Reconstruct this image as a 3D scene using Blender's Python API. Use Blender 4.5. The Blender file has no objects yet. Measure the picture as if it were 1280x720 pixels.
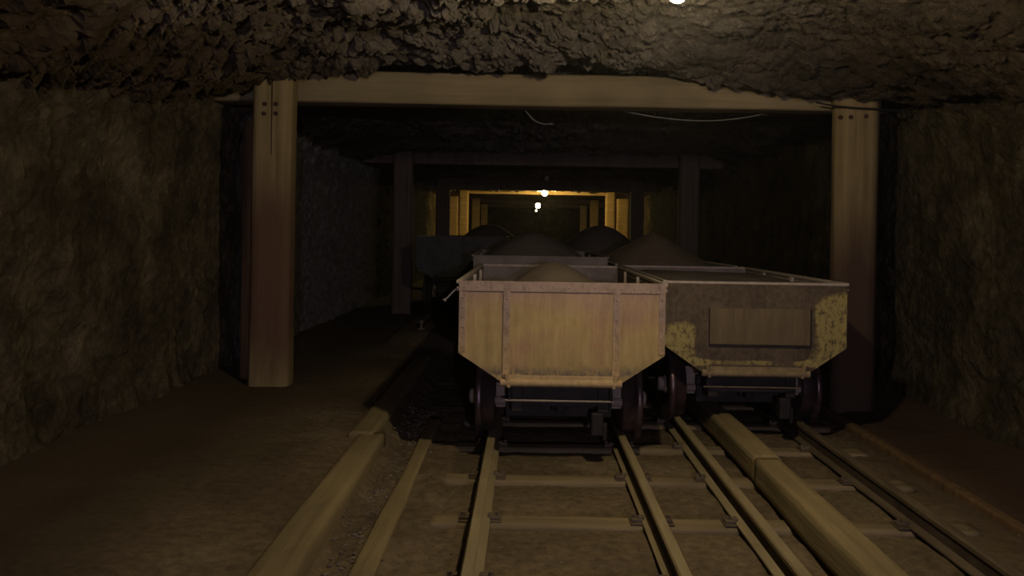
import bpy, bmesh, math, random
from mathutils import Vector, Matrix, noise
random.seed(7)
C = bpy.context.scene.collection
SC = bpy.context.scene
PI = math.pi

# ------------------------------------------------------------------ camera
F, VX, VY, CZ, ROLL = 1000.0, 659.0, 290.0, 1.28, math.radians(0.95)
cd = bpy.data.cameras.new('camera'); cam = bpy.data.objects.new('camera', cd); C.objects.link(cam)
cd.sensor_width = 36; cd.lens = 36 * F / 1280
cd.shift_x = -(VX - 640) / 1280; cd.shift_y = -(360 - VY) / 1280
cd.clip_start = 0.05; cd.clip_end = 200
cam.matrix_world = Matrix.Translation((0, 0, CZ)) @ Matrix.Rotation(PI / 2, 4, 'X') @ Matrix.Rotation(ROLL, 4, 'Z')
SC.camera = cam

def at(px, py, Y):
    dx, dy = px - VX, py - VY
    c, s = math.cos(ROLL), math.sin(ROLL)
    return Vector(((dx * c + dy * s) * Y / F, Y, CZ - (dy * c - dx * s) * Y / F))

# ------------------------------------------------------------------ materials
def ramp(nt, fac, stops):
    r = nt.nodes.new('ShaderNodeValToRGB')
    while len(r.color_ramp.elements) < len(stops): r.color_ramp.elements.new(0.5)
    for e, (p, c) in zip(r.color_ramp.elements, stops):
        e.position = p; e.color = (*c, 1)
    nt.links.new(fac, r.inputs[0]); return r.outputs[0]

def tex(nt, scale, stretch=(1, 1, 1), detail=6, rough=0.6, off=(0, 0, 0)):
    tc = nt.nodes.new('ShaderNodeTexCoord'); mp = nt.nodes.new('ShaderNodeMapping')
    mp.inputs['Scale'].default_value = stretch; mp.inputs['Location'].default_value = off
    n = nt.nodes.new('ShaderNodeTexNoise'); n.inputs['Scale'].default_value = scale
    n.inputs['Detail'].default_value = detail; n.inputs['Roughness'].default_value = rough
    nt.links.new(tc.outputs['Object'], mp.inputs[0]); nt.links.new(mp.outputs[0], n.inputs['Vector'])
    return n.outputs[0]

def mixc(nt, fac, a, b, mode='MIX'):
    m = nt.nodes.new('ShaderNodeMix'); m.data_type = 'RGBA'; m.blend_type = mode
    if isinstance(fac, (int, float)): m.inputs[0].default_value = fac
    else: nt.links.new(fac, m.inputs[0])
    for i, v in ((6, a), (7, b)):
        if isinstance(v, tuple): m.inputs[i].default_value = (*v, 1)
        else: nt.links.new(v, m.inputs[i])
    return m.outputs[2]

def step(nt, fac, lo, hi):
    m = nt.nodes.new('ShaderNodeMapRange'); m.inputs[1].default_value = lo; m.inputs[2].default_value = hi
    nt.links.new(fac, m.inputs[0]); return m.outputs[0]

def coord(nt, axis):
    tc = nt.nodes.new('ShaderNodeTexCoord'); s = nt.nodes.new('ShaderNodeSeparateXYZ')
    nt.links.new(tc.outputs['Object'], s.inputs[0]); return s.outputs[axis]

def math_n(nt, op, a, b):
    m = nt.nodes.new('ShaderNodeMath'); m.operation = op
    for i, v in enumerate((a, b)):
        if isinstance(v, (int, float)): m.inputs[i].default_value = v
        else: nt.links.new(v, m.inputs[i])
    return m.outputs[0]

def finish(nt, m, col, rough, bumps, metal=0.0, spec=0.3):
    b = nt.nodes['Principled BSDF']
    nt.links.new(col, b.inputs['Base Color']) if not isinstance(col, tuple) else b.inputs['Base Color'].__setattr__('default_value', (*col, 1))
    b.inputs['Roughness'].default_value = rough; b.inputs['Metallic'].default_value = metal
    b.inputs['Specular IOR Level'].default_value = spec
    prev = None
    for h, dist, st in bumps:
        bp = nt.nodes.new('ShaderNodeBump'); bp.inputs['Distance'].default_value = dist; bp.inputs['Strength'].default_value = st
        nt.links.new(h, bp.inputs['Height'])
        if prev: nt.links.new(prev, bp.inputs['Normal'])
        prev = bp.outputs[0]
    if prev: nt.links.new(prev, b.inputs['Normal'])
    return m

def new(name):
    m = bpy.data.materials.new(name); m.use_nodes = True; return m, m.node_tree

def simple(name, c1, c2, scale, rough=0.8, bump=0.004, stretch=(1, 1, 1), metal=0.0, spec=0.3, bscale=None, bstr=0.7, lo=.35, hi=.68):
    m, nt = new(name)
    n = tex(nt, scale, stretch)
    c = ramp(nt, n, [(lo, c1), (hi, c2)])
    nb = tex(nt, bscale or scale * 4, stretch, 8, .65)
    return finish(nt, m, c, rough, [(nb, bump, bstr)], metal, spec)

def rock_mat(name, dark, mid, light, big=1.5, fine=24, stretch=(1, 1, 1), bd=0.03, bst=1.0, baked_light=False, dark_edges=False, side=False):
    m, nt = new(name)
    a = tex(nt, big, stretch, 5); b = tex(nt, fine, stretch, 8, .7)
    c1 = ramp(nt, a, [(.35, dark), (.5, mid), (.68, light)])
    c2 = ramp(nt, b, [(.35, (.62, .62, .62)), (.62, (1.2, 1.18, 1.14))])
    c = mixc(nt, 1.0, c1, c2, 'MULTIPLY')
    if baked_light:      # dark shade painted on between the second and the fourth timber set
        y = math_n(nt, 'ADD', coord(nt, 1), math_n(nt, 'MULTIPLY', a, 2.0))
        f = math_n(nt, 'MULTIPLY', step(nt, y, 12.9, 13.6), step(nt, y, 20.3, 19.8))
        c = mixc(nt, f, c, (.022, .02, .02))
    if baked_light == 'grey':  # cool light on this stretch of wall painted in as paler grey
        y = math_n(nt, 'ADD', coord(nt, 1), math_n(nt, 'MULTIPLY', a, .6))
        g = ramp(nt, b, [(.35, (.13, .125, .14)), (.62, (.33, .315, .34))])
        c = mixc(nt, math_n(nt, 'MULTIPLY', step(nt, y, 6.7, 7.1), step(nt, y, 13.0, 12.0)), c, g)
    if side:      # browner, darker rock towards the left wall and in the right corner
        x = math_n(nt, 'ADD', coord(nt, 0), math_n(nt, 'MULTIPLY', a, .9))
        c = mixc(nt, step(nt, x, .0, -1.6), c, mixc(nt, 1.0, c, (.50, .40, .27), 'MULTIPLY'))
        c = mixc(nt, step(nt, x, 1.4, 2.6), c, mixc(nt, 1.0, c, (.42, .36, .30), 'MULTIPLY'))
    if dark_edges:      # floor colour darker along both walls
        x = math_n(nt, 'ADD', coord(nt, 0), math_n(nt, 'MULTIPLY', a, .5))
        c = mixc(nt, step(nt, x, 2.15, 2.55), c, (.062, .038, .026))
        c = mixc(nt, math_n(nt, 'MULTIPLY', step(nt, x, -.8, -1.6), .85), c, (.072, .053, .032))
    return finish(nt, m, c, .92, [(b, bd, bst), (tex(nt, fine * 3.5, stretch, 6, .7), bd * .3, bst)], 0, .2)

M = {}
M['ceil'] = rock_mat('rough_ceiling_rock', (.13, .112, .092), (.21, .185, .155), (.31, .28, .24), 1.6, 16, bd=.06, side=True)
M['wall'] = rock_mat('earthen_wall', (.078, .061, .035), (.13, .105, .062), (.235, .192, .115), 3.2, 15, (1, 1, .85), bd=.10, baked_light='grey')
M['wall2'] = rock_mat('dark_earthen_wall', (.06, .048, .03), (.10, .08, .05), (.175, .142, .088), 3.2, 15, (1, 1, .85), bd=.10, baked_light=True)
M['floor'] = rock_mat('packed_earth', (.105, .08, .05), (.145, .11, .068), (.19, .15, .095), 1.3, 22, bd=.012, bst=.7, dark_edges=True)
M['stone'] = simple('dusty_stone', (.10, .08, .055), (.2, .165, .12), 9, .95)

def wood(name, base, dark, low_tone=None, z0=0.9, z1=1.7, grain='Z', knots=True, zz0=None):
    m, nt = new(name)
    st = {'X': (.25, 5, 5), 'Y': (5, .25, 5), 'Z': (5, 5, .25)}[grain]
    g = tex(nt, 4, st, 7, .6); f = tex(nt, 1.6, (1, 1, 1), 4); fg = tex(nt, 14, st, 8, .7)
    c = ramp(nt, g, [(.32, dark), (.62, base)])
    c = mixc(nt, 1.0, c, ramp(nt, f, [(.3, (.75, .74, .72)), (.7, (1.15, 1.13, 1.1))]), 'MULTIPLY')
    if low_tone:  # blends to a darker tone towards the bottom, with a wavy edge
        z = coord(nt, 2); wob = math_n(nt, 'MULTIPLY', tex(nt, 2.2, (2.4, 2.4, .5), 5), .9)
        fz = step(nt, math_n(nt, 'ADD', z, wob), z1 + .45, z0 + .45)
        if zz0 is not None:   # the upper tone returns at the foot of the post
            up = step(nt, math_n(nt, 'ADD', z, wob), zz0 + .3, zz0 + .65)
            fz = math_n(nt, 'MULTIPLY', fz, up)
        c = mixc(nt, fz, c, low_tone)
    return finish(nt, m, c, .85, [(fg, .006, .6), (g, .01, .5)], 0, .25)

M['post'] = wood('weathered_post_wood', (.30, .235, .115), (.20, .15, .07), (.13, .075, .045), 1.15, 1.75, 'Z', zz0=.2)
M['post_right'] = wood('cart_shaded_post_wood', (.27, .21, .105), (.18, .13, .065), (.075, .045, .032), .95, 1.75, 'Z')  # dark lower tone has the cart's shadow painted in
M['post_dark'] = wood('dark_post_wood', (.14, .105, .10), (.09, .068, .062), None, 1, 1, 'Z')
M['beam'] = wood('weathered_beam_wood', (.27, .22, .13), (.20, .16, .09), None, grain='X')
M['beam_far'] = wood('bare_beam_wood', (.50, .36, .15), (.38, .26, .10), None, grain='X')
M['timber'] = wood('floor_timber_wood', (.27, .215, .115), (.19, .15, .08), None, grain='Y')
M['sleeper'] = wood('sleeper_wood', (.235, .185, .11), (.15, .115, .068), None, grain='X')
M['bark'] = wood('bark_slab_wood', (.16, .10, .05), (.09, .055, .03), None, grain='Z')

M['rail'] = simple('dusty_rail_steel', (.23, .185, .105), (.32, .262, .155), 5, .62, .002, (3, .6, 3), 0.15, .4)
M['rail_dark'] = simple('rusty_rail_steel', (.10, .075, .05), (.16, .125, .08), 6, .6, .002, (3, .6, 3), .2, .4)
M['web'] = simple('shaded_rust_rail_web', (.035, .025, .017), (.07, .05, .034), 8, .8, .002)  # shade below the rail head painted in over dark rust
M['iron'] = simple('black_iron', (.012, .010, .010), (.03, .024, .022), 12, .6, .002, metal=.3, spec=.4)
M['dusty_iron'] = simple('dusty_iron_plate', (.24, .2, .17), (.38, .32, .27), 9, .7, .002, metal=.1)
M['wheel'] = simple('worn_wheel_steel', (.10, .07, .075), (.2, .15, .155), 10, .38, .001, metal=.75, spec=.6)
M['wheel_red'] = simple('red_oxide_wheel_steel', (.10, .06, .065), (.17, .12, .13), 10, .33, .001, metal=.7, spec=.6)
M['sand'] = simple('grey_brown_ore_sand', (.20, .155, .115), (.26, .205, .155), 5, .95, .004, bscale=90)
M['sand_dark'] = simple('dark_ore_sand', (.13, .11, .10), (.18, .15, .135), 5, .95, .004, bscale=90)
M['cable'] = simple('grey_cable_rubber', (.18, .17, .16), (.26, .25, .23), 20, .5, .0005)
M['cable_dark'] = simple('black_cable_rubber', (.015, .013, .012), (.03, .026, .024), 20, .5, .0005)
M['bolt'] = simple('rusty_bolt_iron', (.05, .03, .02), (.09, .055, .035), 30, .6, .001, metal=.4)
M['wire'] = simple('bright_wire_steel', (.4, .37, .36), (.55, .52, .5), 30, .4, .0005, metal=.5)

def tub_paint():
    m, nt = new('worn_ochre_tub_paint')
    a = tex(nt, 3.2, (1, 1, 1), 5); v = tex(nt, 16, (1.5, 1.5, .18), 8, .7); f = tex(nt, 40, (1, 1, .6), 8, .75)
    z = coord(nt, 2)
    base = ramp(nt, a, [(.34, (.31, .23, .108)), (.5, (.415, .31, .142)), (.66, (.38, .24, .14))])
    pink = ramp(nt, f, [(.3, (.27, .175, .145)), (.7, (.36, .24, .20))])
    zf = math_n(nt, 'ADD', z, math_n(nt, 'MULTIPLY', a, .35))
    c = mixc(nt, step(nt, zf, .98, 1.15), base, pink)
    c = mixc(nt, 1.0, c, ramp(nt, v, [(.28, (.72, .7, .7)), (.6, (1.1, 1.1, 1.1))]), 'MULTIPLY')
    # grime band with a ragged edge just above the bottom lip
    zg = math_n(nt, 'ADD', z, math_n(nt, 'MULTIPLY', v, -.10))
    band = math_n(nt, 'MULTIPLY', step(nt, zg, .515, .475), step(nt, zg, .45, .465))
    band = math_n(nt, 'MULTIPLY', band, step(nt, f, .38, .55))
    c = mixc(nt, band, c, (.16, .13, .10))
    rz = step(nt, f, .63, .70)
    c = mixc(nt, math_n(nt, 'MULTIPLY', rz, .6), c, (.2, .11, .06))
    return finish(nt, m, c, .7, [(f, .003, .5), (v, .003, .4)], .1, .35)
M['tub'] = tub_paint()

def strap_mat():
    m, nt = new('worn_pinkish_strap_steel')
    f = tex(nt, 30, (1, 1, .6), 8, .75)
    c = ramp(nt, f, [(.32, (.17, .12, .105)), (.55, (.31, .23, .195))])
    c = mixc(nt, step(nt, coord(nt, 2), .85, .55), c, ramp(nt, f, [(.32, (.33, .23, .12)), (.6, (.49, .36, .19))]))
    return finish(nt, m, c, .65, [(f, .003, .5)], .1, .35)
M['strap'] = strap_mat()

def flake_paint():
    m, nt = new('flaking_yellow_tub_paint')
    a = tex(nt, 3.6, (1, 1, .8), 6, .7, (3.1, 0, 0)); f = tex(nt, 34, (1, 1, .7), 8, .75)
    under = ramp(nt, f, [(.32, (.055, .04, .026)), (.66, (.15, .11, .07))])
    under = mixc(nt, step(nt, a, .42, .62), under, mixc(nt, 1.0, under, (.62, .58, .56), 'MULTIPLY'))
    yel = ramp(nt, f, [(.3, (.22, .175, .06)), (.6, (.35, .285, .105))])
    x = coord(nt, 0); ax = nt.nodes.new('ShaderNodeMath'); ax.operation = 'ABSOLUTE'; nt.links.new(x, ax.inputs[0])
    b2 = tex(nt, 11, (1, 1, .8), 7, .75, (0, 2, 0))
    nz = math_n(nt, 'ADD', math_n(nt, 'MULTIPLY', a, .9), math_n(nt, 'MULTIPLY', b2, .8))        # about .85 on average
    side = step(nt, math_n(nt, 'ADD', ax.outputs[0], math_n(nt, 'MULTIPLY', nz, .16)), .40, .56)
    side = math_n(nt, 'ADD', math_n(nt, 'MULTIPLY', side, .75), .25)
    top = step(nt, math_n(nt, 'ADD', math_n(nt, 'ADD', coord(nt, 2), math_n(nt, 'MULTIPLY', x, -.20)), math_n(nt, 'MULTIPLY', nz, .18)), 1.12, .96)
    w = math_n(nt, 'MULTIPLY', math_n(nt, 'MULTIPLY', side, top), nz)
    low = math_n(nt, 'MULTIPLY', step(nt, coord(nt, 2), .55, .53), step(nt, coord(nt, 2), .49, .51))
    w = math_n(nt, 'ADD', w, math_n(nt, 'MULTIPLY', low, math_n(nt, 'MULTIPLY', nz, .52)))
    fac = math_n(nt, 'MULTIPLY', step(nt, w, .58, .74), step(nt, f, .38, .50))
    c = mixc(nt, fac, under, yel)
    return finish(nt, m, c, .65, [(f, .003, .5)], .1, .4)
M['flake'] = flake_paint()
M['lip2'] = simple('worn_brown_lip_steel', (.17, .125, .07), (.28, .215, .12), 18, .6, .002)
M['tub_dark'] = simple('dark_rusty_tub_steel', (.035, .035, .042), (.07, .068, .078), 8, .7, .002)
M['inner'] = simple('grey_tub_inside', (.15, .125, .125), (.23, .195, .19), 7, .75, .002)
M['rib'] = simple('pale_worn_rim_steel', (.30, .25, .22), (.42, .36, .31), 22, .55, .001)
M['panel'] = simple('brown_plate_steel', (.105, .077, .046), (.165, .122, .07), 6, .7, .002, (3, 3, .5))

def glow(name, col, s):
    m, nt = new(name); nt.nodes.clear()
    e = nt.nodes.new('ShaderNodeEmission'); o = nt.nodes.new('ShaderNodeOutputMaterial')
    e.inputs[0].default_value = (*col, 1); e.inputs[1].default_value = s
    nt.links.new(e.outputs[0], o.inputs[0]); return m
M['bulb1'] = glow('lit_bulb', (1, .81, .50), 1250)
M['bulb0'] = glow('lit_cool_bulb', (.86, .74, 1), 2350)
M['bulb2'] = glow('lit_warm_bulb', (1, .72, .27), 420)
M['bulb3'] = glow('lit_far_bulb', (1, .84, .50), 45)
M['bulb4'] = glow('lit_distant_bulb', (1, .85, .55), 3)
mm, nt = new('dead_bulb_glass'); M['dead'] = finish(nt, mm, (.5, .5, .48), .08, [], 0, .9)

# ------------------------------------------------------------------ mesh helpers
def obj(name, bm, mat, parent=None, smooth=False, mats=None):
    me = bpy.data.meshes.new(name); bm.normal_update(); bm.to_mesh(me); bm.free()
    for m in (mats or [mat]): me.materials.append(m)
    if smooth:
        for p in me.polygons: p.use_smooth = True
    o = bpy.data.objects.new(name, me); C.objects.link(o)
    if parent: o.parent = parent
    return o

def tag(o, label, cat, group=None, kind=None):
    o['label'] = label; o['category'] = cat
    if group: o['group'] = group
    if kind: o['kind'] = kind
    return o

def thing(name, label, cat, loc=(0, 0, 0), rz=0, group=None):
    o = bpy.data.objects.new(name, None); C.objects.link(o); o.empty_display_size = .1
    o.location = loc; o.rotation_euler = (0, 0, rz)
    return tag(o, label, cat, group)

def struct(name, bm, mat, smooth=False):
    o = obj(name, bm, mat, None, smooth); o['kind'] = 'structure'; return o

def box(bm, x0, x1, y0, y1, z0, z1, bev=0.0):
    r = bmesh.ops.create_cube(bm, size=1)
    vs = r['verts']
    for v in vs:
        v.co = Vector((x0 + (v.co.x + .5) * (x1 - x0), y0 + (v.co.y + .5) * (y1 - y0), z0 + (v.co.z + .5) * (z1 - z0)))
    if bev:
        es = {e for v in vs for e in v.link_edges}
        bmesh.ops.bevel(bm, geom=list(es), offset=bev, segments=2, affect='EDGES', profile=.5)

def cyl(bm, p0, p1, r0, r1=None, seg=16, cap=True):
    p0, p1 = Vector(p0), Vector(p1); r1 = r0 if r1 is None else r1
    d = p1 - p0; q = Vector((0, 0, 1)).rotation_difference(d.normalized())
    bmesh.ops.create_cone(bm, cap_ends=cap, segments=seg, radius1=r0, radius2=r1, depth=d.length,
                          matrix=Matrix.Translation((p0 + p1) / 2) @ q.to_matrix().to_4x4())

def lathe_x(bm, cx, cy, cz, prof, seg=40):      # prof: (x offset, radius), axis along X
    rings = []
    for dx, r in prof:
        rings.append([bm.verts.new((cx + dx, cy + r * math.cos(2 * PI * k / seg), cz + r * math.sin(2 * PI * k / seg))) for k in range(seg)])
    for a, b in zip(rings, rings[1:]):
        for k in range(seg):
            bm.faces.new((a[k], a[(k + 1) % seg], b[(k + 1) % seg], b[k]))
    bm.faces.new(rings[0][::-1]); bm.faces.new(rings[-1])

def tube(bm, pts, r, seg=8):
    pts = [Vector(p) for p in pts]; rings = []
    for i, p in enumerate(pts):
        t = (pts[min(i + 1, len(pts) - 1)] - pts[max(i - 1, 0)]).normalized()
        a = t.cross(Vector((0, 0, 1)));  a = a if a.length > .05 else t.cross(Vector((0, 1, 0)))
        a.normalize(); b = t.cross(a)
        rings.append([bm.verts.new(p + r * (a * math.cos(2 * PI * k / seg) + b * math.sin(2 * PI * k / seg))) for k in range(seg)])
    for a, b in zip(rings, rings[1:]):
        for k in range(seg): bm.faces.new((a[k], a[(k + 1) % seg], b[(k + 1) % seg], b[k]))
    bm.faces.new(rings[0][::-1]); bm.faces.new(rings[-1])

def spline(pts, n=10):
    pts = [Vector(p) for p in pts]; out = []
    P = [pts[0] * 2 - pts[1]] + pts + [pts[-1] * 2 - pts[-2]]
    for i in range(1, len(P) - 2):
        for k in range(n):
            t = k / n
            out.append(.5 * ((2 * P[i]) + (-P[i - 1] + P[i + 1]) * t + (2 * P[i - 1] - 5 * P[i] + 4 * P[i + 1] - P[i + 2]) * t * t + (-P[i - 1] + 3 * P[i] - 3 * P[i + 1] + P[i + 2]) * t ** 3))
    out.append(pts[-1]); return out

def timber(bm, p0, p1, w, h, bev=.012, n=40, amp=.006, seed=0.0, up=None):
    """a hewn timber from p0 to p1 (centres of its ends) with worn arrises"""
    p0, p1 = Vector(p0), Vector(p1); t = (p1 - p0).normalized()
    up = Vector(up) if up else (Vector((0, 0, 1)) if abs(t.z) < .8 else Vector((0, 1, 0)))
    side = t.cross(up).normalized(); up = side.cross(t).normalized()
    prof = []
    m = 5
    cs = [(w / 2, -h / 2), (w / 2, h / 2), (-w / 2, h / 2), (-w / 2, -h / 2)]
    for i in range(4):
        a, b = cs[i], cs[(i + 1) % 4]
        dx, dy = b[0] - a[0], b[1] - a[1]; L = math.hypot(dx, dy); ux, uy = dx / L, dy / L
        for k in range(m + 1):
            d = bev + (L - 2 * bev) * k / m
            prof.append((a[0] + ux * d, a[1] + uy * d))
    rings = []
    for i in range(n + 1):
        c = p0.lerp(p1, i / n); ring = []
        for (a, b) in prof:
            q = c + side * a + up * b
            s = q + Vector((seed * 7.3, seed * 3.1, seed))
            st = Vector((s.x * 4, s.y * 4, s.z * 4)) - t * (s.dot(t)) * 3.0
            k = noise.noise(st) * amp + noise.noise(s * 1.1) * amp * 1.2
            r = (side * a + up * b).normalized()
            ring.append(bm.verts.new(q + r * k))
        rings.append(ring)
    N = len(prof)
    for a, b in zip(rings, rings[1:]):
        for k in range(N): bm.faces.new((a[k], b[k], b[(k + 1) % N], a[(k + 1) % N]))
    bm.faces.new(rings[0]); bm.faces.new(rings[-1][::-1])

def lerp(a, b, t): return a + (b - a) * max(0, min(1, t))
def sm(t): t = max(0, min(1, t)); return t * t * (3 - 2 * t)
def interp(tab, x):
    if x <= tab[0][0]: return tab[0][1]
    for (a, va), (b, vb) in zip(tab, tab[1:]):
        if x <= b: return va + (vb - va) * (x - a) / (b - a)
    return tab[-1][1]

def axis_samples(segs):
    out = []
    for a, b, d in segs:
        n = max(1, round((b - a) / d)); out += [a + (b - a) * i / n for i in range(n)]
    out.append(segs[-1][1]); return out

def grid(f, us, vs):
    bm = bmesh.new()
    rows = [[bm.verts.new(f(u, v)) for u in us] for v in vs]
    for a, b in zip(rows, rows[1:]):
        for k in range(len(us) - 1): bm.faces.new((a[k], a[k + 1], b[k + 1], b[k]))
    return bm

# ------------------------------------------------------------------ rock shell
XL, XR = -2.38, 2.92
LIP = [(-2.5, 2.28), (-2.05, 2.36), (-1.65, 2.385), (-1.1, 2.44), (-.5, 2.47), (.55, 2.475), (1.0, 2.40), (1.4, 2.335), (2.0, 2.27), (2.6, 2.24), (3, 2.15)]
def hwall(Y, right):
    if Y < 6.4: return lerp(1.86, 2.30, (Y - 3.3) / 2.9)
    return 2.22
def chunk(X, Y, Z=0.0):
    """rock lumps parted by crevices; larger flat flakes towards the right wall"""
    p = Vector((X, Y, Z))
    w = p + noise.noise_vector(p * 1.6) * .22 + noise.noise_vector(p * 6) * .05
    k = 1.0 if Z else 1 - .45 * sm((X - .3) / 1.2)
    c = [noise.voronoi(Vector((w.x * a, w.y * b, w.z * a)))[0] for a, b in ((3.2, 4.4), (8.5, 10.5), (20, 24))]
    m = [min(.42, d[1] - d[0]) for d in c]
    n = noise.fractal(p * 1.4, .9, 2.0, 4)
    r = noise.fractal(w * 5, .8, 2.1, 4)
    return n * .05 + r * .022 * k + m[0] * .10 + m[1] * .085 * k + m[2] * .042 * k - .045
def zceil(X, Y):
    lip = interp(LIP, X)
    if Y < 4.9: c = 2.52
    elif Y < 5.62: c = lerp(2.52, lip, sm((Y - 4.9) / .72))
    elif Y < 5.72: c = lip
    elif Y < 5.9: c = lerp(lip, 2.56, (Y - 5.72) / .14)
    elif Y < 6.25: c = 2.56
    elif Y < 6.6: c = lerp(2.56, 2.42, (Y - 6.25) / .35)
    else:
        k = (Y - 5.9) % 5.15
        c = 2.40 if Y < 10.0 else 2.36
        if k < .4 or k > 5.0: c = 2.56
    e = min(X - (XL - .1), (XR + .1) - X)
    h = hwall(Y, X > 0)
    return h + (c - h) * sm(e / (1.5 if Y < 5.2 else .9)) if h < c else c
def fceil(X, Y):
    amp = 1.0 if Y < 5.72 else (.25 if Y < 6.25 else .8)
    if X > .9 and Y < 5.7: amp *= .75
    z = zceil(X, Y) - chunk(X, Y) * amp * 1.25
    dy = noise.noise(Vector((X * 6, Y * 6, 5))) * .03 * amp
    return Vector((X + noise.noise(Vector((X * 7, Y * 7, 9))) * .02, Y + dy, z))
xs = axis_samples([(XL - .14, XR + .14, .017)])
ys = axis_samples([(-7.0, 2.6, .15), (2.6, 3.6, .04), (3.6, 6.0, .016), (6.0, 9, .035), (9, 12, .07), (12, 24, .12), (24, 42, .3)])
struct('ceiling', grid(fceil, xs, ys), M['ceil'])

def fwall(sx, side):
    def f(Y, t):
        h = hwall(Y, side > 0) + .12
        Z = -.08 + t * (h + .08)
        p = Vector((sx, Y, Z))
        n = noise.fractal(Vector((Y * 1.3, Z * .8, side * 4)), .9, 2, 3) * .05
        n += noise.noise(Vector((Y * 4.2, Z * 3.6, side))) * .022 + noise.noise(Vector((Y * 9, Z * 8, side))) * .020 + noise.noise(Vector((Y * 17, Z * 15, side))) * .022 + noise.noise(Vector((Y * 34, Z * 30, side))) * .015
        d = noise.voronoi(Vector((Y * 4 + noise.noise(p * 3) * .5, Z * 2.6, side)))[0]
        n += min(.3, d[1] - d[0]) * .05
        rough = sm((Z - (h - .55)) / .5)
        n += chunk(Y, Z, side) * rough * -.9
        lean = (.05 * sm(1 - Z / .35))
        return Vector((sx - side * (n + lean + .02 * rough) , Y, Z))
    return f
yw = axis_samples([(-7.0, 3.2, .12), (3.2, 7.2, .022), (7.2, 12, .045), (12, 24, .09), (24, 42, .3)])
tw = axis_samples([(0, 1, .0105)])
for nm, sx, sd, mt in (('wall_left', XL, -1, 'wall'), ('wall_right', XR, 1, 'wall2')):
    struct(nm, grid(fwall(sx, sd), yw, tw), M[mt], smooth=False)
bm = grid(lambda X, Z: Vector((X, 41.5 + noise.noise(Vector((X, Z, 0))) * .2, Z)), axis_samples([(-3, 3.4, .15)]), axis_samples([(-.2, 2.9, .15)]))
struct('wall_far', bm, M['wall'])

def zfloor(X, Y):
    if X < -.88: z = lerp(.10, .14, (-.88 - X) / .6) + .05 * sm((-1.9 - X) / .5)
    elif X < -.74: z = lerp(.0, .10, (-.74 - X) / .10)
    else: z = 0
    if -1.45 < X < -.36 and Y > 7.9:      # low bank carrying the siding
        k = sm((Y - 7.9) / .5) * sm((X + 1.45) / .1) * sm((-.36 - X) / .05) * sm((13.2 - Y) / .4)
        z = max(z, lerp(z, .212, k))
    if X > 2.1: z = .03 * sm((X - 2.1) / .3) + .05 * sm((X - 2.55) / .35)
    p = Vector((X, Y, 0))
    a = .35 if X < -.95 else 1.0
    z += noise.fractal(p * 2.2, .9, 2, 3) * .010 * (.6 + a) * .6 + noise.noise(p * 14) * .006 * a + noise.noise(p * 34) * .004 * a
    if -.8 < X < -.4: z += .02 + noise.noise(p * 8) * .012
    if -.4 < X < 2.1:
        z += -.012 + .016 * sm(abs(((Y - 3.51) / .615 + .5) % 1 - .5) * 2)
    return z
xf = axis_samples([(-2.6, -1, .05), (-1, 2.3, .022), (2.3, 3.1, .06)])
yf = axis_samples([(-7, 2.4, .15), (2.4, 7, .022), (7, 12, .08), (12, 42, .3)])
struct('floor', grid(lambda X, Y: Vector((X, Y, zfloor(X, Y))), xf, yf), M['floor'], smooth=True)

# loose clods on the ground
def rockv(bm, c, r, seed):
    n0 = len(bm.verts)
    rr = bmesh.ops.create_icosphere(bm, subdivisions=1, radius=1)
    a, b, d = r * random.uniform(.8, 1.3), r * random.uniform(.7, 1.1), r * random.uniform(.45, .8)
    q = Matrix.Rotation(random.uniform(0, 6), 3, 'Z')
    for v in rr['verts']:
        k = 1 + .35 * noise.noise(v.co * 1.7 + Vector((seed, 0, 0)))
        v.co = q @ Vector((v.co.x * a * k, v.co.y * b * k, v.co.z * d * k)) + Vector(c)
bm = bmesh.new()
for i in range(900):
    u = random.random()
    if u < .62: X = random.gauss(-.68, .06)
    elif u < .8: X = random.uniform(-.5, -.25)
    elif u < .92: X = random.uniform(-.1, 1.0)
    else: X = random.uniform(1.0, 2.2)
    Y = random.uniform(2.4, 5.6)
    if any(abs(X - r) < .07 for r in (-.185, .565, .975, 1.725)) or 1.1 < X < 1.34 or -.80 > X: continue
    r = random.uniform(.004, .013) if u < .62 else random.uniform(.003, .008)
    rockv(bm, (X, Y, zfloor(X, Y) + r * .25), r, i)
tag(obj('gravel', bm, M['stone']), 'small loose clods and stones lying on the earth between rails and timbers', 'gravel', kind='stuff')

# ------------------------------------------------------------------ sleepers
rowlab = {0: 'wooden sleeper crossing both tracks in the lowest full row', 1: 'wooden sleeper crossing both tracks, next row behind the lowest full one',
          2: 'wooden sleeper just in front of the ochre cart wheels'}
for k in range(-1, 14):
    Y = 3.51 + .615 * k
    x0 = -.52 + (.1 if k == 0 else 0) + random.uniform(-.02, .02)
    bm = bmesh.new(); timber(bm, (x0, Y, -.034), (2.04 + random.uniform(-.05, .05), Y + .01, -.036), .125, .1, .014, 60, .007, k + .5)
    o = obj('sleeper', bm, M['sleeper'], None, True)
    lab = rowlab.get(k, 'dusty wooden sleeper in the shade beneath the carts' if k > 2 else 'wooden sleeper at the very front, cut by the bottom of the photo')
    tag(o, lab, 'sleeper', 'sleepers under the two tracks')

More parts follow.
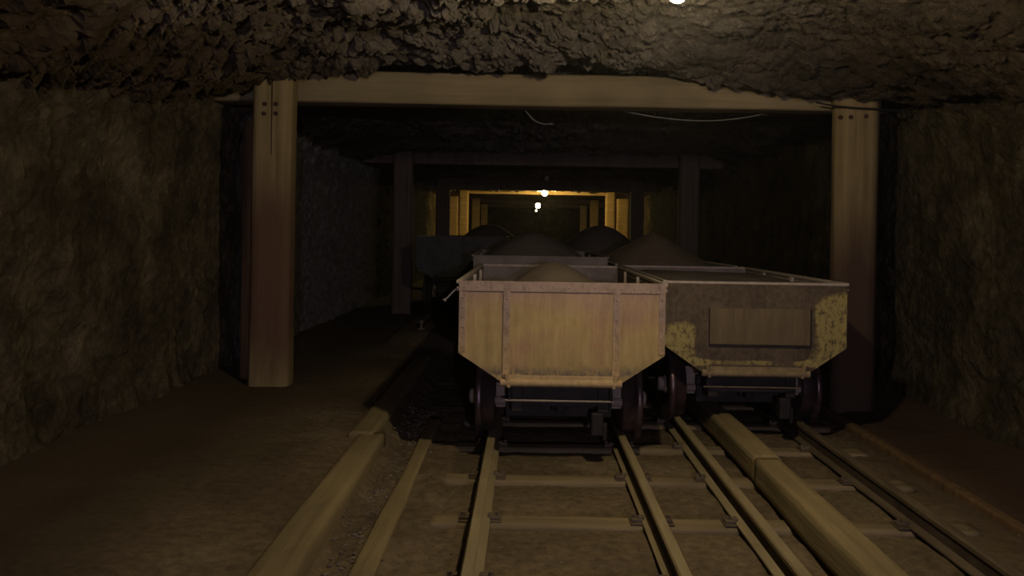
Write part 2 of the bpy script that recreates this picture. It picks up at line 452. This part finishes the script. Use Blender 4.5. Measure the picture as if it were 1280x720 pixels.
# ------------------------------------------------------------------ rails
def bend(Y): return -.022 * max(0, Y - 9) ** 2 if Y < 16 else -.022 * 49 - .1 * (Y - 16) * 0
PROF = [(-.044, .020), (.044, .020), (.044, .028), (.011, .038), (.009, .088), (.021, .094), (.0235, .112), (.018, .120), (-.018, .120), (-.0235, .112), (-.021, .094), (-.009, .088), (-.011, .038), (-.044, .028)]
def rail(x, y0, y1, label, mat, clips=True, f=bend):
    bm = bmesh.new(); rings = []
    n = int((y1 - y0) / .25)
    for i in range(n + 1):
        Y = y0 + (y1 - y0) * i / n; X = x + f(Y) + noise.noise(Vector((x * 9, Y * .6, 0))) * .004
        rings.append([bm.verts.new((X + a, Y, b)) for a, b in PROF])
    N = len(PROF)
    for a, b in zip(rings, rings[1:]):
        for k in range(N):
            f_ = bm.faces.new((a[k], a[(k + 1) % N], b[(k + 1) % N], b[k])); f_.material_index = 1 if k in (3, 4, 10, 11) else 0
    bm.faces.new(rings[0][::-1]); bm.faces.new(rings[-1])
    o = obj('mine_rail', bm, None, mats=[mat, M['web']])
    tag(o, label, 'rail', 'rails of the mine tracks')
    if clips:
        for k in range(-1, 4):
            Y = 3.51 + .615 * k
            bm = bmesh.new()
            box(bm, x - .095, x + .095, Y - .045, Y + .045, .018, .0225, .001)
            for s in (-1, 1):
                box(bm, x + s * .066 - .024, x + s * .066 + .024, Y - .026, Y + .026, .0225, .036, .003)
                box(bm, x + s * .047 - .014, x + s * .047 + .014, Y - .016, Y + .016, .031, .043, .003)
                cyl(bm, (x + s * .075, Y, .034), (x + s * .075, Y, .049), .010, .008, 8)
            obj('rail_clip', bm, M['rail_dark'], o)
    return o
rail(-.185, 1.2, 13.5, 'left rail of the track under the ochre cart', M['rail'])
rail(.565, 1.2, 13.5, 'right rail of the track under the ochre cart', M['rail'])
rail(.975, 1.2, 13.5, 'left rail of the yellow flaking cart track', M['rail'])
rail(1.725, 1.2, 13.5, 'right rail of the yellow flaking cart track, next to the wall', M['rail_dark'])
for dx, l in ((-.33, 'left'), (.33, 'right')):
    rail(-.79 + dx, 8.6, 12.6, 'short %s rail of the siding under the dark side cart' % l, M['rail_dark'], False, lambda Y: 0).location.z = .19

# floor timbers -------------------------------------------------------------
def floor_timber(name, p0, p1, w, h, label, grp=None, mat='timber', bev=.014, amp=.007, seed=0):
    bm = bmesh.new(); timber(bm, p0, p1, w, h, bev, 50, amp, seed)
    return tag(obj(name, bm, M[mat], None, True), label, 'timber', grp)
floor_timber('kerb_timber', (-.825, 1.3, .055), (-.862, 4.55, .055), .155, .15, 'thick tan timber lying left of the tracks along the earth path', seed=1)
floor_timber('kerb_timber', (-.915, 4.50, .06), (-.935, 7.4, .06), .15, .15, 'timber continuing the left kerb into the shade beside the ochre cart', seed=2)
floor_timber('floor_plank', (-.575, 1.3, .012), (-.585, 5.3, .02), .085, .05, 'thin half-buried plank between left kerb timber and the rail', seed=3, bev=.008)
floor_timber('guard_timber', (1.215, 1.3, .095), (1.225, 4.02, .095), .135, .15, 'front length of square timber lying between the rails of the right track', seed=4)
floor_timber('guard_timber', (1.235, 4.035, .093), (1.225, 6.9, .093), .135, .146, 'rear length of square timber running under the yellow flaking cart', seed=5)
floor_timber('floor_plank', (2.17, 1.3, .012), (2.17, 6.6, .012), .06, .06, 'dark half-buried plank right of the right track near the wall', seed=6, mat='bark', bev=.008)

# ------------------------------------------------------------------ timber sets
def post(x0, x1, y0, y1, ztop, zbot, label, mat, bolts=(), seed=0, lean=0, bev=.022):
    cx, cy = (x0 + x1) / 2, (y0 + y1) / 2
    t = thing('timber_post', label, 'post', (cx, cy, zbot), 0, 'posts of the timber roof supports')
    bm = bmesh.new(); timber(bm, (lean, 0, -.03), (0, 0, ztop - zbot), x1 - x0, y1 - y0, bev, 70, .006, seed, up=(0, 1, 0))
    obj('shaft', bm, M[mat], t, True)
    for bx, bz in bolts:
        bm = bmesh.new(); yy = y0 - cy
        cyl(bm, (bx - cx, yy + .004, bz - zbot), (bx - cx, yy - .007, bz - zbot), .016, .016, 16)
        cyl(bm, (bx - cx, yy - .006, bz - zbot), (bx - cx, yy - .015, bz - zbot), .010, .009, 6)
        obj('bolt', bm, M['bolt'], t)
    return t
def crossbeam(x0, x1, y0, y1, z0, z1, label, mat, seed=0, tilt=0):
    bm = bmesh.new(); timber(bm, (x0, (y0 + y1) / 2, (z0 + z1) / 2 + tilt), (x1, (y0 + y1) / 2, (z0 + z1) / 2 - tilt), y1 - y0, z1 - z0, .012, 90, .006, seed)
    return tag(obj('timber_crossbeam', bm, M[mat], None, True), label, 'beam', 'crossbeams of the timber roof supports')

def bz(px, py): v = at(px, py, 5.72); return (v.x, v.z)
p1 = post(-1.985, -1.70, 5.72, 5.89, 2.44, .14, 'large tan post left of the carts, four bolts near its top', 'post', [bz(331, 130), bz(345, 130), bz(330, 142), bz(345, 142)], 1)
bm = bmesh.new()
timber(bm, (.003, -.0865, 1.66), (.003, -.0865, 2.27), .005, .006, .001, 20, .0015, 3)
obj('split_line', bm, M['bolt'], p1)
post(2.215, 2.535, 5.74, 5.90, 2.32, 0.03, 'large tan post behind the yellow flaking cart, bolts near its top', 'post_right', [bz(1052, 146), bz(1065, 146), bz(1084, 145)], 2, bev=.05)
crossbeam(-2.36, 2.6, 5.915, 6.14, 2.215, 2.45, 'long tan crossbeam directly under the near rock lip', 'beam', 1)
# bark slab behind the left post
bm = bmesh.new()
timber(bm, (-2.05, 5.97, .12), (-2.035, 5.97, 2.07), .16, .05, .012, 60, .018, 8, up=(0, 1, 0))
tag(obj('bark_slab', bm, M['bark'], None, True), 'narrow brown slab standing behind the bolted left post', 'slab')
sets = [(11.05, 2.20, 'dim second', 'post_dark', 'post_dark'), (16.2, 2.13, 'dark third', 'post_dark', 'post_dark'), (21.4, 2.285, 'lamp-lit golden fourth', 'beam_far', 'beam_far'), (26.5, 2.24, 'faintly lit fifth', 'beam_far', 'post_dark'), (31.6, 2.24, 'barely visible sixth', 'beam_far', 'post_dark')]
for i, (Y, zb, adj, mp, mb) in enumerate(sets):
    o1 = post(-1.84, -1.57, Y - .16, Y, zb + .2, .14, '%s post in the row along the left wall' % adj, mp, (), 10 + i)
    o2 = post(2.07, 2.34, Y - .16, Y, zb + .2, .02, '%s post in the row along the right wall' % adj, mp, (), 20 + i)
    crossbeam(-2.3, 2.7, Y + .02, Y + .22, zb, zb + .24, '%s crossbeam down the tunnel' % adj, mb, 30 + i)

for xx, l in ((-1.975, 'left'), (2.53, 'right')):
    bm = bmesh.new(); timber(bm, (xx, 21.27, .1), (xx + .01, 21.27, 2.2), .25 if xx < 0 else .34, .05, .01, 30, .02, xx, up=(0, 1, 0))
    tag(obj('lagging_board', bm, M['beam_far'], None, True), 'lamp-lit board standing against the %s wall beside the golden fourth post' % l, 'board')
# ------------------------------------------------------------------ lamps
def lamp(p, r, mat, label, zc):
    t = thing('hanging_lamp', label, 'lamp', p, 0, 'bulbs hung along the tunnel roof')
    bm = bmesh.new(); bmesh.ops.create_uvsphere(bm, u_segments=20, v_segments=12, radius=r)
    for v in bm.verts:
        if v.co.z > 0: v.co.z *= 1.35; 
    obj('bulb', bm, M[mat], t, True)
    bm = bmesh.new(); cyl(bm, (0, 0, r * 1.25), (0, 0, r * 1.25 + .05), r * .55, r * .5, 14); obj('socket', bm, M['iron'], t)
    bm = bmesh.new(); tube(bm, [(0, 0, r * 1.25 + .05), (.003, 0, r * 1.25 + .09), (0, 0, zc - p[2])], .004, 6); obj('cord', bm, M['cable_dark'], t)
    return t
lamp((.55, 3.0, 2.185), .036, 'bulb1', 'bright bulb at the top edge of the photo above the carts', 2.50)
wl = thing('work_lamp', 'cool work lamp on a thin stand behind the viewpoint', 'lamp', (.75, -3.5, 0))
bm = bmesh.new(); bmesh.ops.create_uvsphere(bm, u_segments=20, v_segments=12, radius=.05); bmesh.ops.translate(bm, verts=bm.verts, vec=(0, 0, 1.4)); obj('bulb', bm, M['bulb0'], wl, True)
bm = bmesh.new(); cyl(bm, (0, 0, .3), (0, 0, 1.355), .012, .012, 10); obj('pole', bm, M['iron'], wl)
for k in range(3):
    bm = bmesh.new(); a = 2 * PI * k / 3 + .4; cyl(bm, (.3 * math.cos(a), .3 * math.sin(a), .02), (0, 0, .45), .009, .009, 8); obj('leg', bm, M['iron'], wl)
lamp((.43, 20.35, 2.275), .075, 'bulb2', 'brightest distant bulb in front of the golden crossbeam', 2.5)
lamp((.36, 28.0, 2.2), .085, 'bulb3', 'smaller distant bulb below the brightest distant one', 2.5)
lamp((.37, 34.0, 2.19), .05, 'bulb4', 'tiniest farthest bulb just below the smaller distant one', 2.5)
lamp((.33, 14.2, 2.235), .04, 'dead', 'unlit bulb glinting in front of the dark third crossbeam', 2.45)

# ------------------------------------------------------------------ cables
def cable(name, pts, r, mat, label, n=12):
    bm = bmesh.new(); tube(bm, spline(pts, n), r, 7)
    return tag(obj(name, bm, M[mat], None, True), label, 'cable')
cable('hanging_cable', [at(735, 129, 6.17), at(775, 138, 6.2), at(825, 147, 6.2), at(880, 151, 6.2), at(930, 147, 6.2), at(985, 135, 6.17)], .0045, 'cable', 'thin grey cable sagging deepest below the near crossbeam')
cable('hanging_cable', [at(790, 134, 6.17), at(840, 138, 6.19), at(890, 139.5, 6.19), at(955, 138, 6.19), at(1020, 136, 6.17)], .0035, 'cable', 'shallow grey cable just under the crossbeam by the right post')
cable('loose_wire', [at(650, 130, 6.17), at(658, 140, 6.2), at(669, 151, 6.22), at(680, 155, 6.22), at(691, 154.5, 6.2)], .004, 'cable', 'short loose wire end dangling below the crossbeam middle')
cable('wall_cable', [at(1020, 128, 5.70), at(1042, 132, 5.70), at(1066, 134.5, 5.695), at(1092, 136, 5.70), at(1125, 138, 5.78), at(1150, 131, 5.8), at(1166, 124, 5.8)], .007, 'cable_dark', 'black cable wrapped across the top of the right post', 10)

# ------------------------------------------------------------------ carts
def cart(label, group, cx, y0, rz, W, L, ztop, zc, zbot, wb, tubm, face, wheelm, lever=False, lift=0.0, rimm='rib', stripm='strap', lipm='strap'):
    t = thing('mine_cart', label, 'mine cart', (cx, y0, lift), rz, group)
    w = W / 2
    # tub shell: sheet metal sides, bottom and ends with thickness
    th = .010
    prof_o = [(-w, ztop), (-w, zc), (-wb, zbot), (wb, zbot), (w, zc), (w, ztop)]
    prof_i = [(-w + th, ztop), (-w + th, zc + .005), (-wb + th * .6, zbot + th), (wb - th * .6, zbot + th), (w - th, zc + .005), (w - th, ztop)]
    bm = bmesh.new()
    def ring(pr, y): return [bm.verts.new((a, y, b)) for a, b in pr]
    of, ob = ring(prof_o, 0), ring(prof_o, L); inf, inb = ring(prof_i, th), ring(prof_i, L - th)
    fo, fi = [], []
    for k in range(5):
        bm.faces.new((of[k], of[k + 1], ob[k + 1], ob[k]))
        f = bm.faces.new((inf[k + 1], inf[k], inb[k], inb[k + 1])); f.material_index = 1
    bm.faces.new(of[::-1]); bm.faces.new(ob)
    f = bm.faces.new(inf); f.material_index = 1
    f = bm.faces.new(inb[::-1]); f.material_index = 1
    for (a, b, c, d) in ((of[0], inf[0], inf[5], of[5]), (of[5], inf[5], inb[5], ob[5]), (ob[5], inb[5], inb[0], ob[0]), (ob[0], inb[0], inf[0], of[0])):
        bm.faces.new((a, b, c, d))
    obj('tub', bm, None, t, mats=[M[tubm], M['inner']])
    # rim angle along the two long sides and the rear
    bm = bmesh.new()
    for s in (-1, 1):
        box(bm, s * w - .016, s * w + .012, .0, L, ztop - .012, ztop + .006, .003)
        box(bm, s * w - .014 + (s * -.0) , s * w + .010, .0, L, ztop - .04, ztop - .03, .002)
    box(bm, -w, w, L - .012, L + .012, ztop - .012, ztop + .006, .003)
    obj('rim', bm, M[rimm], t)
    # stiffener ribs inside the long sides
    for s in (-1, 1):
        for yy in (.95, 1.62) if L > 1.9 else (.6, 1.3):
            bm = bmesh.new(); x = s * (w - .022)
            box(bm, x - .010, x + .010, yy - .03, yy + .03, zc + .02, ztop - .012, .003)
            obj('side_rib', bm, M[rimm], t)
    def rivet(bm, x, z, y, r=.0085):
        rr = bmesh.ops.create_uvsphere(bm, u_segments=8, v_segments=6, radius=r)
        for v in rr['verts']: v.co = Vector((v.co.x + x, v.co.y * .6 + y, v.co.z + z))
    # front sheet dressing
    if face == 'straps':
        bm = bmesh.new(); box(bm, -w - .002, w + .002, -.007, .002, ztop - .052, ztop + .004, .002)
        for k in range(16):
            if k in (3, 9): continue
            rivet(bm, -w + .03 + k * (W - .06) / 15, ztop - .028 + random.uniform(-.003, .003), -.007, .006)
        obj('top_band', bm, M[stripm], t)
        for sx in (-.298, .292):
            bm = bmesh.new(); box(bm, sx - .019, sx + .019, -.010, .002, zbot + .03, ztop - .05, .002)
            for k in range(8): rivet(bm, sx + random.uniform(-.002, .002), zbot + .08 + k * (ztop - zbot - .17) / 7, -.010, .007)
            obj('riveted_strap', bm, M[stripm], t)
        for s in (-1, 1):
            bm = bmesh.new(); box(bm, s * (w - .018) - .018, s * (w - .018) + .018, -.006, .002, zc + .005, ztop - .053, .002)
            for k in range(6): rivet(bm, s * (w - .019), zc + .035 + k * (ztop - zc - .12) / 5, -.006, .0065)
            obj('edge_strip', bm, M[stripm], t)
    elif face == 'panel':
        px0, px1, pz0, pz1 = -.275, .325, zbot + .175, ztop - .155
        bm = bmesh.new(); box(bm, px0, px1, -.006, .002, pz0, pz1, .002); obj('face_plate', bm, M['panel'], t)
        bm = bmesh.new(); box(bm, px0 - .005, px1 + .005, -.012, .001, pz0 - .012, pz0 + .0, .002)
        for xx in (px0 - .006, px1 + .001):
            box(bm, xx, xx + .006, -.009, .001, pz0, pz1, .001)
        obj('plate_edge', bm, M['iron'], t)
        bm = bmesh.new(); box(bm, -w - .002, w + .002, -.004, .002, ztop - .012, ztop + .004, .002); obj('top_band', bm, M[rimm], t)
        for s in (-1, 1):
            bm = bmesh.new(); box(bm, s * (w - .013) - .013, s * (w - .013) + .013, -.006, .002, zc + .005, ztop - .02, .002)
            for k in range(5): rivet(bm, s * (w - .014), zc + .04 + k * (ztop - zc - .1) / 4, -.006, .006)
            obj('edge_strip', bm, M[tubm], t)
    # rolled bottom lip of the face
    bm = bmesh.new(); cyl(bm, (-wb - .01, -.012, zbot + .004), (wb + .01, -.012, zbot + .004), .021, .021, 14)
    box(bm, -wb + .01, wb - .01, -.016, .003, zbot + .004, zbot + .042, .003)
    for s in (-1, 1):
        cyl(bm, (s * (wb - .02), -.02, zbot + .052), (s * (wb - .035), -.022, zbot - .02), .014, .010, 10)
    obj('bottom_lip', bm, M[lipm], t)
    # chassis
    za, zr = .315, .12
    bm = bmesh.new()
    for s in (-1, 1):
        box(bm, s * .235 - .03, s * .235 + .03, .06, L - .06, .30, zbot - .015, .004)
    for yy in (.1, L / 2, L - .1): box(bm, -.27, .27, yy - .03, yy + .03, .33, zbot - .015, .003)
    obj('chassis_frame', bm, M['iron'], t)
    for yy in (.26, L - .26):
        bm = bmesh.new(); box(bm, -.30, .30, yy - .03, yy + .03, .235, .40, .006)
        b = obj('bumper', bm, M['iron'], t)
    for yy in (.03, L - .03):
        bm = bmesh.new(); cyl(bm, (-.30, yy, .368), (.285, yy, .368), .0055, .0055, 10)
        rod = obj('cross_rod', bm, M['dusty_iron' if lever else 'rail_dark'], t)
        bm = bmesh.new()
        for s in (-1, 1): box(bm, s * .275 - .008, s * .275 + .008, yy - .004, yy + .006, .37, .44, .002)
        obj('rod_bracket', bm, M['iron'], rod)
    for yy in (.40, L - .40):
        for s in (-1, 1):
            bm = bmesh.new()
            box(bm, s * .315 - .044, s * .315 + .044, yy - .12, yy + .12, .275, zbot - .005 if zbot < .5 else .47, .006)
            ax = obj('axle_box', bm, M['dusty_iron'], t)
            bm = bmesh.new(); cyl(bm, (s * .315 - .048, yy - .125, za), (s * .315 + .048, yy - .125, za), .024, .024, 12)
            obj('axle_cap', bm, M['dusty_iron'], ax)
            # wheel: tread on the rail, thin flange disc outside it, hub
            prof = [(-.014, .07), (-.012, .188), (-.006, .195), (.055, .200), (.060, .226), (.070, .232), (.088, .232), (.096, .224), (.098, .20), (.075, .18), (.07, .075), (.085, .06)]
            bm = bmesh.new(); lathe_x(bm, 0, yy, za, prof, 48)
            for v in bm.verts: v.co.x = s * (.375 + v.co.x)
            wh = obj('wheel', bm, M[wheelm], t, False)
            for p in wh.data.polygons: p.use_smooth = True
            bm = bmesh.new(); lathe_x(bm, 0, yy, za, [(.06, .06), (.10, .058), (.105, .045), (.135, .042), (.142, .034)], 20)
            for v in bm.verts: v.co.x = s * (.375 + v.co.x)
            obj('hub', bm, M['dusty_iron'], wh)
        bm = bmesh.new(); cyl(bm, (-.33, yy, za), (.33, yy, za), .028, .028, 14); obj('axle', bm, M['iron'], t)
    # brake shoe hanging by the right wheel, coupling in the middle
    bm = bmesh.new(); box(bm, .17, .24, .06, .14, .17, .30, .01); box(bm, .235, .262, .08, .12, .14, .24, .008); obj('brake_shoe', bm, M['iron'], t)
    bm = bmesh.new(); box(bm, -.045, .045, .19, .25, .275, .335, .01); box(bm, -.02, .02, .12, .2, .285, .325, .006); obj('coupling', bm, M['iron'], t)
    if lever:
        bm = bmesh.new()
        tube(bm, spline([(-w - .005, .02, ztop - .052), (-w - .02, .02, ztop - .046), (-w - .045, .02, ztop - .07), (-w - .072, .02, ztop - .098), (-w - .088, .02, ztop - .103)], 6), .0045, 8)
        tube(bm, [(-w - .070, .02, ztop - .092), (-w - .078, .02, ztop - .112)], .004, 8)
        obj('latch_wire', bm, M['wire'], t)
    return t

def mound(name, label, t, W, L, base, peak, px, py, sx, sy, mat, power=1.0, floorz=.6):
    """ore heap inside a cart, in cart coordinates"""
    hw = W / 2 - .024
    def f(x, y):
        d = math.hypot((x - px) / sx, (y - py) / sy)
        z = base + (peak - base) * max(0, 1 - d ** power)
        z += noise.noise(Vector((x * 3, y * 3, peak * 9))) * .012 + noise.noise(Vector((x * 22, y * 22, 0))) * .003
        return Vector((x, y, z))
    xsn = axis_samples([(-hw, hw, .025)]); ysn = axis_samples([(.022, L - .022, .03)])
    bm = grid(f, xsn, ysn)
    edge = [e for e in bm.edges if e.is_boundary]
    r = bmesh.ops.extrude_edge_only(bm, edges=edge)
    for v in [g for g in r['geom'] if isinstance(g, bmesh.types.BMVert)]: v.co.z = floorz
    o = obj(name, bm, M[mat], None, True)
    o.matrix_world = t.matrix_basis.copy()
    return tag(o, label, 'ore heap', 'ore heaped in the carts')

G = 'mine carts on the tracks'
A = dict(W=1.11, L=2.2, ztop=1.01, zc=.625, zbot=.468, wb=.315)
c1 = cart('ochre cart with two riveted straps on its face, nearest on the middle track', G, .195, 4.3, 0, tubm='tub', face='straps', wheelm='wheel', lever=True, **A)
B = dict(A); B.update(W=1.085, ztop=1.0, wb=.31, zc=.615, zbot=.455)
c2 = cart('brown cart with flaking yellow paint and a square plate, on the right track', G, 1.375, 4.78, 0, tubm='flake', face='panel', wheelm='wheel_red', lipm='lip2', **B)
D = dict(A); D.update(W=1.15, L=1.9, ztop=1.075)
c3 = cart('dark cart with a wide tall heap right behind the ochre cart', G, .12, 6.85, math.radians(1.5), tubm='inner', face='none', wheelm='wheel', rimm='inner', lipm='iron', **D)
E = dict(B); E.update(L=1.95)
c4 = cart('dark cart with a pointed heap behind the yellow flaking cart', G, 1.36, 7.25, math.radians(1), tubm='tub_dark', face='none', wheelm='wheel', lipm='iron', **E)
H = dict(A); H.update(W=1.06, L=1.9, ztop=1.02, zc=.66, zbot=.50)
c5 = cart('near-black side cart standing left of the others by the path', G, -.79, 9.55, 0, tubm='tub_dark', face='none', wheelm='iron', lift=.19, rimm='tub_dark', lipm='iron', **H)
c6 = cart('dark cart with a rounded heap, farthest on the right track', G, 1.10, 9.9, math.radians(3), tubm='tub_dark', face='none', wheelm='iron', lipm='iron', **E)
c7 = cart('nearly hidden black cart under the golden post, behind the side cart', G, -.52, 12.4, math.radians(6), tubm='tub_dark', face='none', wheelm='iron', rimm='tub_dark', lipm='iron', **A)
bpy.context.view_layer.update()
mound('ore_heap', 'low sandy heap inside the ochre cart', c1, 1.11, 2.2, .80, 1.08, .0, 1.25, .46, .85, 'sand', 1.4)
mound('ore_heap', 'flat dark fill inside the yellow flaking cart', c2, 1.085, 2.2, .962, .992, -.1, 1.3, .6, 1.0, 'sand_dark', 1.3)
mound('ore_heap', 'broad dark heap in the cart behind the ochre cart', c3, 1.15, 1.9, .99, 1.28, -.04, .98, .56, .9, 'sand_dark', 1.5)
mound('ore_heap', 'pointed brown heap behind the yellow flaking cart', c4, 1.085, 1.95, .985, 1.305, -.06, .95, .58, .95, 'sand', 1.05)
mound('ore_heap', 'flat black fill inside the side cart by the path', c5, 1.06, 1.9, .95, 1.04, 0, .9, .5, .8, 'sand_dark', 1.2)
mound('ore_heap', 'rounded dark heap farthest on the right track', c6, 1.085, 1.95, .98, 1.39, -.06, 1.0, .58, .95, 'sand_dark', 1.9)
mound('ore_heap', 'black heap silhouetted below the golden left post', c7, 1.11, 2.2, .98, 1.40, 0, 1.1, .62, 1.2, 'sand_dark', 2.0)

# ------------------------------------------------------------------ dusty air
bm = bmesh.new(); box(bm, -2.9, 3.4, -6.9, 41, -.3, 2.9)
m, nt = new('dusty_air'); nt.nodes.clear()
v = nt.nodes.new('ShaderNodeVolumeScatter'); o_ = nt.nodes.new('ShaderNodeOutputMaterial')
v.inputs['Color'].default_value = (.9, .88, .82, 1); v.inputs['Density'].default_value = .0011; v.inputs['Anisotropy'].default_value = .7
nt.links.new(v.outputs[0], o_.inputs['Volume'])
tag(obj('haze', bm, m), 'thin dusty haze hanging in the tunnel air', 'haze', kind='stuff')
SC.cycles.volume_bounces = 0

# ------------------------------------------------------------------ world: faint cool ambient fill, added through the open tunnel end behind
wd = bpy.data.worlds.new('world'); SC.world = wd; wd.use_nodes = True
bg = wd.node_tree.nodes['Background']; bg.inputs[0].default_value = (.42, .36, .55, 1); bg.inputs[1].default_value = .035
SC.cycles.max_bounces = 6; SC.cycles.diffuse_bounces = 4
SC.cycles.sample_clamp_indirect = 3
vs = SC.view_settings; vs.view_transform = 'Standard'; vs.look = 'None'; vs.gamma = 1; vs.exposure = 0; vs.use_curve_mapping = False
